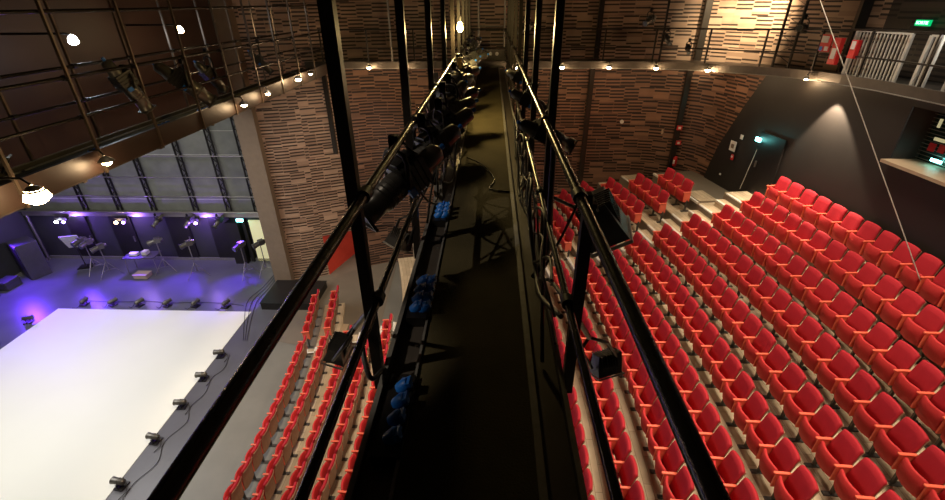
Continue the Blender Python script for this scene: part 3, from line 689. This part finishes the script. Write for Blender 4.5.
# yellow work lamp + small tags near the far end of the near catwalk
t = empty('work_lamp', (-.50, 7.95, 9.30), 0, 'glowing yellow work lamp above the crowded lanterns', 'lamp')
mb = MB(); mb.tube([(0, 0, -.06), (0, 0, -.02), (0, 0, .05), (0, 0, .09)], .04, 14, radii=[.02, .05, .04, .02]); mb.build('bulb', M['yellowbulb'], t)
mb = MB(); mb.tube([(0, 0, .08), (0, 0, .16)], .022, 10); mb.tube([(0, 0, .15), (0, 0, 3.5)], .006, 6); mb.build('cord', M['cable'], t)
def plamp(loc, e, col, soft=.06, parent=None):
    l = bpy.data.lights.new('lamp', 'POINT'); l.energy = e; l.color = col; l.shadow_soft_size = soft
    o = bpy.data.objects.new('lamp_glow', l); COL.objects.link(o); o.location = loc; return o
plamp((-.40, 7.80, 9.26), 140, (1, .72, .28), .05)
for (x, y, z, m_, lab, c, e) in [(-7.0, 8.09, 9.15, 'whitebulb', 'cold white lamp glaring in front of the brown wall', (.85, .92, 1), 8), (-7.0, 11.06, 9.16, 'warmbulb', 'warm lamp glaring in front of the brown wall', (1, .75, .42), 8)]:
    t = empty('wall_lamp', (x, y, z), 0, lab, 'lamp')
    mb = MB(); mb.tube([(0, 0, -.07), (0, 0, -.04), (0, 0, .04), (0, 0, .08)], .05, 14, radii=[.03, .075, .06, .02]); mb.build('bulb', M[m_], t)
    mb = MB(); mb.tube([(-1.2, 0, .1), (-.1, 0, .1), (0, 0, .07)], .02, 8); mb.build('bracket_arm', M['black'], t)
    plamp((x+.14, y, z-.1), e, c)

# far end of the near catwalk: ladder frame and panel with three white sockets
t = empty('ladder_frame', (-.02, 15.6, 7.95), 0, 'pale steel ladder frame at the far end of the near catwalk', 'ladder')
for x in (-.38, .42):
    mb = MB(); mb.tube([(x, 0, 0), (x, 0, 4.5)], .035, 10); mb.build('stile', M['galv'], t)
for z in (.55, 1.05, 1.9): mb = MB(); mb.tube([(-.38, 0, z), (.42, 0, z)], .015, 8); mb.build('crossbar', M['galv'], t)
t = empty('outlet_board', (0.02, 15.45, 8.2), 0, 'dark panel with three round white outlets past the catwalk end', 'outlet board')
mb = MB(); mb.box((0, 0, 0), (.85, .1, .32)); mb.build('back_plate', M['ledge'], t)
for k in range(3):
    mb = MB(); mb.tube([(-.25+k*.2, -.05, .03), (-.25+k*.2, -.075, .03)], .055, 12); mb.build('white_outlet', M['white'], t)

# ------------------------------------------------------------------ things on the right: gates, signs, booth
def on_wall(y, R=42.12): 
    a = math.asin((y-CY)/R); return pol(R, a), a
def gate(y, w, label, h=.95, z=8.1, R=42.2):
    p, a = on_wall(y, R); t = empty('barred_gate', (p.x, p.y, z), a, label, 'gate', 'pale barred gates on the gallery')
    n = int(w/.085)
    mb = MB(); mb.box((0, 0, h), (.035, w, .045)); mb.box((0, 0, .05), (.035, w, .04)); mb.box((0, -w/2, h/2), (.05, .06, h)); mb.box((0, w/2, h/2), (.05, .06, h)); mb.build('gate_frame', M['cream'], t)
    for k in range(1, n): mb = MB(); mb.box((0, -w/2+k*w/n, h/2), (.02, .028, h-.05)); mb.build('bar', M['cream'], t)
gate(10.62, 1.30, 'wide pale barred gate leaning on the gallery rail by the red boxes')
gate(8.35, 1.1, 'pale barred gate at the outer end of the gallery above the booth')
gate(9.45, .22, 'narrow pale metal panel standing between the two barred gates')
def wallbox(name, y, z, w, h, m_, label, cat, R=42.08, th=.03, grp=None, roll=0):
    p, a = on_wall(y, R); t = empty(name, (p.x, p.y, z), a, label, cat, grp)
    mb = MB(); mb.box((0, 0, 0), (th, w, h)); mb.build('back_plate', M[m_], t); return t
def deco(t, y, z, w, h, m_, name, x=-.02):
    mb = MB(); mb.box((x, y, z), (.012, w, h)); mb.build(name, M[m_], t)
t = wallbox('safety_sign', 11.78, 8.76, .30, .36, 'red', 'red and white safety board hung on the gallery rail', 'sign', 42.0)
deco(t, .03, .08, .2, .14, 'white', 'white_panel'); deco(t, -.07, -.11, .1, .09, 'white', 'white_label'); deco(t, .09, -.12, .08, .09, 'plug', 'blue_label')
t = wallbox('red_bag', 11.42, 8.62, .20, .55, 'red', 'narrow red and white kit bag beside the safety board', 'bag', 42.0, .1)
deco(t, 0, -.05, .12, .22, 'white', 'white_panel', -.055)
t = wallbox('red_box', 10.95, 8.70, .16, .36, 'red', 'small red box with pale front by the barred gate', 'box', 42.0, .1)
deco(t, 0, .08, .1, .16, 'white', 'pale_panel', -.055)
t = wallbox('exit_sign', 10.95, 9.20, .32, .115, 'green', 'glowing green exit sign on the dark slatted wall', 'sign', 43.2, .05)
fc = bpy.data.curves.new('exit_lettering', 'FONT'); fc.body = 'SORTIE'; fc.size = .085; fc.align_x = 'CENTER'; fc.align_y = 'CENTER'; fc.extrude = .003
ft = bpy.data.objects.new('text_source', fc); COL.objects.link(ft); bpy.context.view_layer.update()
fm = bpy.data.meshes.new_from_object(ft.evaluated_get(bpy.context.evaluated_depsgraph_get())); bpy.data.objects.remove(ft)
fo = bpy.data.objects.new('lettering', fm); COL.objects.link(fo); fo.parent = t; fo.location = (-.03, 0, 0); fo.rotation_euler = (PI/2, 0, -PI/2); fm.materials.clear(); fm.materials.append(M['exitwhite'])
# notices on the black wall
t = wallbox('notice', 14.02, 5.72, .26, .30, 'white', 'white notice with a dark emblem on the black wall', 'notice', 42.05, .015)
deco(t, 0, .0, .12, .12, 'pillar', 'emblem', -.012)
wallbox('notice', 13.78, 6.06, .12, .13, 'white', 'small white plate on the black wall above the larger notice', 'notice', 42.07, .015)
t = wallbox('fire_call_point', 13.92, 5.40, .10, .16, 'red', 'small red and white call point on the black wall', 'call point', 42.05, .03); deco(t, 0, .02, .06, .06, 'white', 'label_plate')
t = wallbox('wall_light', 14.15, 4.78, .05, .05, 'white', 'tiny white step light low on the black wall', 'lamp', 41.98)
# exit door with cyan lamp and lit edge
pd, ad = on_wall(12.55, 42.06)
d = empty('door_6', (pd.x, pd.y, 4.68), ad); struct(d)
mb = MB(); mb.box((0, 0, .87), (.04, .95, 1.74)); struct(mb.build('door_leaf', M['black'], d))
mb = MB(); mb.box((-.05, .32, .85), (.04, .03, .18)); struct(mb.build('door_handle', M['galv'], d))
t = wallbox('exit_lamp', 12.98, 6.20, .17, .10, 'cyan', 'glowing cyan exit lamp above the black door', 'lamp', 41.98, .05)
deco(t, 0, -.07, .2, .02, 'black', 'lamp_bracket')
plamp(on_wall(12.98, 41.75)[0]+V((0, 0, 6.15)), 4, (.2, .95, .9))
# red call points and dot on the timber wall
for (x, y, z, w, h, lab) in [(6.50, 15.98, 5.80, .17, .15, 'upper red call point on the dark wall column'), (6.57, 15.98, 5.28, .16, .15, 'middle red call point on the dark wall column')]:
    t = empty('call_point', (x, y, z), -.2, lab, 'call point', 'red call points on the wall column'); mb = MB(); mb.box((0, 0, 0), (w, .05, h)); mb.build('housing', M['red'], t); mb = MB(); mb.box((0, -.03, 0), (w*.5, .012, h*.5)); mb.build('white_plate', M['white'], t)
t = empty('extinguisher', (6.57, 15.94, 4.45), -.9, 'red extinguisher hung low on the dark wall column', 'extinguisher'); mb = MB(); mb.tube([(0, 0, 0), (0, 0, .03), (0, 0, .3), (0, 0, .36)], .07, 12, radii=[.05, .07, .07, .03]); mb.build('cylinder_body', M['red'], t); mb = MB(); mb.box((0, -.07, .17), (.07, .012, .14)); mb.build('label_plate', M['white'], t)
t = empty('wall_speaker', (4.66, 16.55, 5.88), 0, 'small round white fitting on the timber wall', 'fitting'); mb = MB(); mb.tube([(0, 0, 0), (0, -.05, 0)], .065, 14); mb.build('cover', M['white'], t)
t = empty('wall_fitting', (6.05, 16.27, 5.6), -.4, 'small pale upright fitting beside the call points', 'fitting'); mb = MB(); mb.box((0, -.03, 0), (.06, .04, .17)); mb.build('cover', M['tan'], t)

INDIC = [(8.92, 7.14, .13, .15, 'red', 'red lit panel seen in the booth window, farther one'), (8.72, 7.16, .13, .15, 'red', 'red lit panel seen in the booth window, nearer one'), (8.84, 7.30, .22, .06, 'warmpanel', 'yellow lit strip above the red panels in the booth'), (8.98, 7.58, .05, .16, 'warmpanel', 'small yellow lamp by the booth window jamb'), (8.72, 6.93, .22, .05, 'cyan', 'pale blue glow low in the booth window')]
# control booth window
def wseg(y, R): a = math.asin((y-CY)/R); return pol(R, a)
WY0, WY1 = 9.22, 3.0; zb, zt = 6.82, 7.84
mb = MB()
ys = [WY0+(WY1-WY0)*k/8 for k in range(9)]
for k in range(8):
    A_, B_ = wseg(ys[k], 41.92), wseg(ys[k+1], 41.92); C_, D_ = wseg(ys[k+1], 42.75), wseg(ys[k], 42.75)
    mb.add([A_+V((0, 0, zb-.06)), B_+V((0, 0, zb-.06)), B_+V((0, 0, zb)), A_+V((0, 0, zb)), D_+V((0, 0, zb)), C_+V((0, 0, zb))], [(0, 1, 2, 3), (3, 2, 5, 4)])
struct(mb.build('trim_booth_sill', M['tan']))
mb = MB()
A_, D_ = wseg(WY0, 42.12), wseg(WY0, 42.75)
mb.quad(A_+V((0, 0, zb)), D_+V((0, 0, zb)), D_+V((0, 0, zt)), A_+V((0, 0, zt)))
for k in range(8):
    A_, B_, C_, D_ = wseg(ys[k], 42.12), wseg(ys[k+1], 42.12), wseg(ys[k+1], 42.75), wseg(ys[k], 42.75)
    mb.quad(A_+V((0, 0, zt)), B_+V((0, 0, zt)), C_+V((0, 0, zt)), D_+V((0, 0, zt)))
struct(mb.build('trim_booth_reveal', M['brownwall']))
w = MB()
for k in range(8):
    A_, B_ = wseg(ys[k], 42.62), wseg(ys[k+1], 42.62); w.quad(A_+V((0, 0, zb)), B_+V((0, 0, zb)), B_+V((0, 0, zt)), A_+V((0, 0, zt)), [(ys[k], zb), (ys[k+1], zb), (ys[k+1], zt), (ys[k], zt)])
wg = struct(w.build('window_1', M['glass']))
mb = MB()
for k in range(14):
    z = zb+.05+k*.07
    mb.tube([wseg(y, 42.57)+V((0, 0, z)) for y in ys], .008, 5)
for y in (6.3,): mb.box(wseg(y, 42.55)+V((0, 0, (zb+zt)/2)), (.04, .05, zt-zb))
struct(mb.build('window_blind', M['landing'], wg))
for (y, z, w_, h, m_, lab) in INDIC:
    wallbox('booth_indicator', y, z, w_, h, m_, lab, 'indicator', 42.50, .02)
# taut steel wire
mb = MB(); mb.tube([(4.65, 11.1, 13.0), (6.0, 9.72, 9.64), (7.86, 7.0, 4.9)], .009, 6); tag(mb.build('steel_wire', M['cream']), 'thin taut steel wire crossing down to the back row', 'wire')
mb = MB(); mb.tube([(7.62, 13.0, 6.15), (7.46, 13.06, 4.70)], .008, 6); tag(mb.build('lit_door_edge', M['cream']), 'thin pale line of the lit door edge below the cyan exit lamp', 'cord')  # pale strip painting the light along the door's edge

# ------------------------------------------------------------------ on the stage
def footlight(x, y, rz, label, grp):
    t = empty('floor_lantern', (x, y, 0.012), rz, label, 'stage light', grp)
    mb = MB(); mb.tube([(-.13, 0, .17), (-.11, 0, .17), (.10, 0, .17), (.17, 0, .17)], .07, 14, radii=[.04, .07, .075, .085]); mb.tube([(.0, 0, .17), (.02, 0, .17)], .08, 14); mb.build('barrel', M['lampgrey'], t)
    mb = MB(); mb.tube([(.172, 0, .17), (.178, 0, .17)], .07, 14); mb.build('lens', M['lens'], t)
    mb = MB(); mb.tube([(0, .1, .17), (0, .1, .03), (0, -.1, .03), (0, -.1, .17)], .012, 8); mb.build('yoke', M['black'], t)
    mb = MB(); mb.box((0, 0, .012), (.22, .24, .024)); mb.build('base_plate', M['black'], t)
    mb = MB(); mb.tube([(-.13, 0, .17), (-.2, .03, .08), (-.24, .12, .02), (-.2, .3, .008)], .009, 6); mb.build('power_cable', M['cable'], t)
wb = ['nearest the stage corner', 'second from the far corner of the mat', 'third from the far corner of the mat', 'fourth from the far corner of the mat', 'next to last before the column side', 'last before the column side']
for k, x in enumerate((-14.83, -13.75, -12.75, -11.71, -10.65, -9.52)):
    footlight(x, 13.12, -PI/2+random.uniform(-.4, .4)+PI*.95, 'floor lantern behind the white mat, '+wb[k], 'floor lanterns behind the white mat')
wr = ['farthest from the camera', 'second from the far end', 'middle one', 'second from the near end', 'nearest the camera']
for k, y in enumerate((10.54, 9.56, 8.53, 7.41, 6.2)):
    footlight(-8.33, y, PI+random.uniform(-.15, .15), 'floor lantern along the seat-side edge of the mat, '+wr[k], 'floor lanterns beside the mat on the seat side')
for k, (x, y) in enumerate([(-15.97, 12.05), (-15.95, 10.75)]):
    footlight(x, y, .3, ['floor lantern with white face at the outer mat edge', 'floor lantern nearest the camera at the outer mat edge'][k], 'floor lanterns at the outer mat edge')
def gcable(pts, label): cable([(x, y, .02) for x, y in pts], .008, label, 'cables on the stage floor')
gcable([(-8.1, 10.6), (-7.95, 10.0), (-8.1, 9.6), (-7.98, 9.0), (-8.1, 8.5), (-7.9, 8.0), (-8.1, 7.4), (-7.9, 6.8), (-8.1, 6.2), (-8.0, 5.4)], 'cable linking the seat-side floor lanterns')
gcable([(-15, 13.35), (-13.8, 13.3), (-12.7, 13.38), (-11.7, 13.3), (-10.6, 13.36), (-9.5, 13.3), (-8.9, 13.2)], 'cable linking the lanterns behind the mat')
for k in range(3): gcable([(-8.7+.1*k, 15.4), (-8.75+.13*k, 14.4), (-8.9+.18*k, 13.5), (-8.5+.12*k, 12.4), (-8.0+.06*k, 11.3)], ['cable run from the column to the mat corner', 'middle cable run from the column', 'inner cable run from the column'][k])
def stand(x, y, h, rz, label, grp='tripod lantern stands on the stage', two=False):
    t = empty('lantern_stand', (x, y, 0), rz, label, 'light stand', grp)
    mb = MB(); mb.tube([(0, 0, .25), (0, 0, h)], .018, 8); mb.build('pole', M['galv'], t)
    for k in range(3):
        a = 2*PI*k/3+.4; mb = MB(); mb.tube([(0, 0, .62), (.45*math.cos(a), .45*math.sin(a), .015)], .012, 7); mb.tube([(0, 0, .25), (.26*math.cos(a), .26*math.sin(a), .27)], .008, 6); mb.build('leg', M['galv'], t)
    for q in ((0,) if not two else (-.22, .22)):
        mb = MB(); mb.tube([(-.25, q, h+.05), (-.2, q, h+.05), (.05, q, h+.02), (.25, q, h-.03), (.28, q, h-.035)], .1, 14, radii=[.06, .09, .095, .11, .12]); mb.box((-.05, q, h+.05), (.2, .2, .2)); mb.build('lantern_head', M['lampgrey'], t)
        mb = MB(); mb.tube([(.275, q, h-.034), (.29, q, h-.036)], .1, 14); mb.build('lens', M['lens'], t)
    if two:
        mb = MB(); mb.tube([(0, -.3, h-.1), (0, .3, h-.1)], .02, 8); mb.build('crossbar', M['black'], t)
stand(-16.2, 15.45, 1.35, -1.9, 'tripod stand with two lanterns by the white board', two=True)
stand(-15.4, 15.2, 1.25, -2.2, 'tripod stand with lantern beside the two-headed stand')
stand(-13.25, 15.5, 1.4, -2.6, 'tripod stand with lantern over the violet-lit table')
stand(-11.75, 15.2, 1.45, -2.4, 'lone tripod stand with lantern before the middle of the back wall')
stand(-9.75, 15.3, 1.35, -2.0, 'tripod stand with violet-lit lantern by the yellow-lit doorway')
stand(-9.05, 15.5, 1.35, -2.3, 'tripod stand with lantern next to the proscenium column')
t = empty('white_board', (-16.9, 15.7, 0), .3, 'white printed board on a stand at the back of the stage', 'board')
mb = MB(); mb.box((0, 0, 1.25), (.62, .03, .72), basis((1, 0, 0), (0, -.5, 1))); mb.build('board_panel', M['white'], t)
mb = MB(); mb.tube([(0, .05, .9), (0, .1, .02)], .02, 8); mb.box((0, .1, .02), (.5, .4, .03)); mb.build('pole', M['black'], t)
mb = MB()
for r in range(2):
    for c in range(2): mb.box((-.08+c*.16, -.03, 1.33-r*.2), (.07, .02, .09))
mb.build('printed_marks', M['pillar'], t)
t = empty('prop_table', (-14.1, 15.55, 0), .1, 'folding table with cluttered props at the back of the stage', 'table')
mb = MB(); mb.box((0, 0, .74), (1.25, .6, .035)); mb.build('tabletop', M['case'], t)
for sx in (-1, 1):
    for sy in (-1, 1): mb = MB(); mb.tube([(sx*.55, sy*.25, .72), (sx*.58, sy*.27, .01)], .015, 7); mb.build('leg', M['galv'], t)
for k, (x, y, w_, d_, h, m_, lab) in enumerate([(-14.35, 15.5, .3, .2, .12, 'white', 'white box lying on the prop table'), (-13.95, 15.6, .2, .25, .16, 'cream', 'cream box upright on the prop table')]):
    mb = MB(); mb.rbox((x, y, .76+h/2), (w_, d_, h), .02); tag(mb.build('prop_box', M[m_]), lab, 'box')
mb = MB(); mb.rbox((-13.95, 15.05, .09), (.55, .36, .16), .03); mb.box((-13.95, 15.05, .18), (.57, .38, .025)); tag(mb.build('equipment_case', M['tan']), 'pale open equipment case on the floor under the prop table', 'case')
t = empty('speaker_cabinet', (-18.5, 15.2, 0), -.5, 'tall black loudspeaker cabinet in the stage corner', 'speaker')
mb = MB(); mb.rbox((0, 0, .75), (.9, .7, 1.5), .04); mb.build('cabinet', M['case'], t)
mb = MB(); mb.box((.0, -.36, .75), (.78, .02, 1.35)); mb.build('grille', M['black'], t)
for k, (y, w_, h, lab) in enumerate([(14.2, .6, .35, 'flight case against the dark side wall, farthest one'), (13.35, .5, .5, 'taller flight case against the dark side wall'), (12.6, .6, .3, 'low flight case against the dark side wall'), (11.8, .5, .4, 'flight case nearest the camera by the side wall')]):
    mb = MB(); mb.rbox((-18.75, y, h/2), (.5, w_, h), .03); mb.box((-18.75, y, h*.7), (.53, w_+.03, .03)); tag(mb.build('flight_case', M['case']), lab, 'case', 'flight cases along the side wall')
# violet and warm lamps on the stage beam
for k, (x, lab) in enumerate([(-17.45, 'violet lamp pair on the stage beam nearest the corner'), (-14.95, 'violet and orange lamp pair on the beam over the prop table'), (-11.95, 'violet and orange lamp pair on the middle of the beam')]):
    t = empty('beam_lamp', (x, 16.1, 1.95), 0, lab, 'lamp', 'lamp pairs on the stage beam')
    mb = MB(); mb.box((0, .1, .1), (.5, .1, .12)); mb.build('housing', M['black'], t)
    mb = MB(); mb.tube([(-.15, 0, 0), (-.15, -.05, -.02)], .055, 12); mb.build('bulb', M['warmbulb' if k else 'whitebulb'], t)
    mb = MB(); mb.tube([(.15, 0, 0), (.15, -.05, -.02)], .055, 12); mb.build('bulb', M['purplebulb'], t)
t = empty('exit_lamp', (-10.1, 16.3, 1.98), 0, 'small cyan exit lamp on the beam beside the yellow-lit doorway', 'lamp'); mb = MB(); mb.box((0, 0, 0), (.26, .05, .11)); mb.build('lamp_face', M['cyan'], t)
for k, x in enumerate((-12.0, -10.8, -13.3)):
    lantern((x, 16.0, 2.05), (-.3, -.7, -.5), .9, .3, ['lantern clamped under the beam above the lone tripod', 'lantern clamped under the beam by the black flat', 'lantern clamped under the beam near the prop table'][k], 'lanterns clamped to the stage beam', False)

# ------------------------------------------------------------------ lights
def spot(loc, target, e, col, angle=60, blend=.5, soft=.3):
    l = bpy.data.lights.new('spot', 'SPOT'); l.energy = e; l.color = col; l.spot_size = math.radians(angle); l.spot_blend = blend; l.shadow_soft_size = soft
    o = bpy.data.objects.new('aimed_spot', l); COL.objects.link(o); o.location = loc
    o.rotation_euler = (V(target)-V(loc)).to_track_quat('-Z', 'Y').to_euler(); return o
def area(loc, target, e, col, sx, sy):
    l = bpy.data.lights.new('area', 'AREA'); l.shape = 'RECTANGLE'; l.size = sx; l.size_y = sy; l.energy = e; l.color = col
    o = bpy.data.objects.new('stage_wash', l); COL.objects.link(o); o.location = loc
    o.rotation_euler = (V(target)-V(loc)).to_track_quat('-Z', 'Y').to_euler(); return o
WARM = (1, .80, .58)
spot((6.0, 4.0, 12.6), (4.8, 5.2, 4), 2050, WARM, 84, .6, 1.1)
spot((6.0, 9.5, 12.6), (4.6, 9.6, 4), 2150, WARM, 84, .6, 1.1)
spot((-4.5, 1.0, 12.4), (-1.05, 3.3, 8.5), 520, (1, .85, .68), 17, .5, .05)  # added fill aimed at the near lanterns, no fixture behind it
spot((-4.5, .6, 12.4), (-1.16, 1.88, 8.0), 520, (1, .85, .68), 13, .5, .05)  # another added fill, for the blue sockets on the ledge
spot((3.4, 3.0, 12.6), (2.7, 4.0, 1.5), 1300, WARM, 40, .6, .8)  # fill added to brighten the treads beside the catwalk
spot((3.4, 8.0, 12.6), (2.5, 8.2, 1.5), 1100, WARM, 40, .6, .8)  # second added fill over the same treads, farther along
spot((4.8, 0.5, 12.6), (4.4, 3.8, 3), 1300, WARM, 66, .6, 1.1)
spot((-1.8, 5.0, 12.6), (-3.8, 7.0, 0), 2600, WARM, 48, .5, .3)
spot((-2.4, 10.0, 12.6), (-4.6, 11.5, 0), 1900, WARM, 50, .5, .3)
area((-12, 7.5, 7.4), (-12, 7.5, 0), 800, (1, .97, .90), 5, 8)
area((-13.5, 12.5, 8.5), (-13.5, 16.6, 4.5), 130, (1, .96, .86), 7, 1)
spot((-3.0, 9.0, 7.5), (-6.0, 15.8, 3.2), 620, (1, .84, .68), 66, .8, .2)  # added fill, kept low so only the lower left wall brightens
spot((6.9, 13.4, 10.3), (7.65, 15.3, 9.35), 1900, (1, .80, .50), 80, 1., .1)
spot((5.2, 10.5, 11.6), (7.6, 15.6, 9.4), 330, (1, .78, .52), 50, .9, .2)  # broad fill added to brighten the upper far wall
spot(tuple(on_wall(11.0, 41.86)[0]+V((0, 0, 7.82))), tuple(on_wall(10.75, 41.98)[0]+V((0, 0, 4.9))), 900, (1, .78, .55), 80, .35, .03)
for (x, y) in [(-14.4, 14.35), (-12.2, 14.35), (-9.9, 14.3)]:
    spot((x-.1, 15.9, 2.0), (x, y, 0), 800, (.13, .03, 1), 58, .9, .08)
spot((-18.9, 14.6, 1.9), (-16.6, 13.6, 0), 800, (.13, .03, 1), 120, 1., .15)
spot((-17.4, 15.9, 2.1), (-16.6, 14.0, 0), 420, (.13, .03, 1), 90, 1., .1)
spot((-18.9, 12.0, 2.3), (-16.9, 12.0, 0), 260, (.13, .03, 1), 90, 1., .15)
for x in (-17.4, -14.8, -11.8): plamp((x+.1, 15.9, 1.9), 70, (.3, .14, 1))
spot((-3.8, 17.4, 1.65), (-6.4, 16.5, .6), 50, (1, .8, .6), 150, .8, .1)

t = empty('gallery_lamp', tuple(on_wall(8.75, 42.3)[0]+V((0, 0, 9.12))), 0, 'bright white lamp above the outer barred gate', 'lamp')
mb = MB(); mb.tube([(0, 0, -.05), (0, 0, -.03), (0, 0, .03), (0, 0, .06)], .03, 12, radii=[.02, .045, .035, .02]); mb.build('bulb', M['whitebulb'], t)
mb = MB(); mb.tube([(0, 0, .05), (.05, 0, .16), (.5, 0, .2)], .012, 6); mb.build('bracket_arm', M['black'], t)
plamp(tuple(on_wall(8.75, 42.1)[0]+V((0, .1, 9.1))), 14, (1, .95, .85), .05)
spot(tuple(on_wall(10.2, 40.6)[0]+V((0, 0, 10.6))), tuple(on_wall(10.2, 42.2)[0]+V((0, 0, 8.6))), 90, (1, .93, .82), 70, .9, .1)  # extra fill added for the pale gates, besides their lamp
w = bpy.data.worlds.new('world'); scene.world = w; w.use_nodes = True
w.node_tree.nodes['Background'].inputs['Color'].default_value = (1, .85, .7, 1); w.node_tree.nodes['Background'].inputs['Strength'].default_value = .02

# ------------------------------------------------------------------ camera
cd = bpy.data.cameras.new('camera'); cam = bpy.data.objects.new('camera', cd); COL.objects.link(cam)
cd.sensor_width = 36; cd.lens = 36*F/945; cd.clip_start = .02
m3 = Matrix((RW[0], RW[1], RW[2]))          # rows are world axes in camera space -> camera-to-world rotation
x = m3 @ V((1, 0, 0)); y = m3 @ V((0, 1, 0)); z = x.cross(y).normalized(); x.normalize(); y = z.cross(x)
cam.matrix_world = Matrix(((x.x, y.x, z.x, 0), (x.y, y.y, z.y, 0), (x.z, y.z, z.z, 9.66), (0, 0, 0, 1)))
scene.camera = cam
scene.view_settings.view_transform = 'Standard'; scene.view_settings.look = 'None'; scene.view_settings.gamma = 1; scene.view_settings.exposure = 0
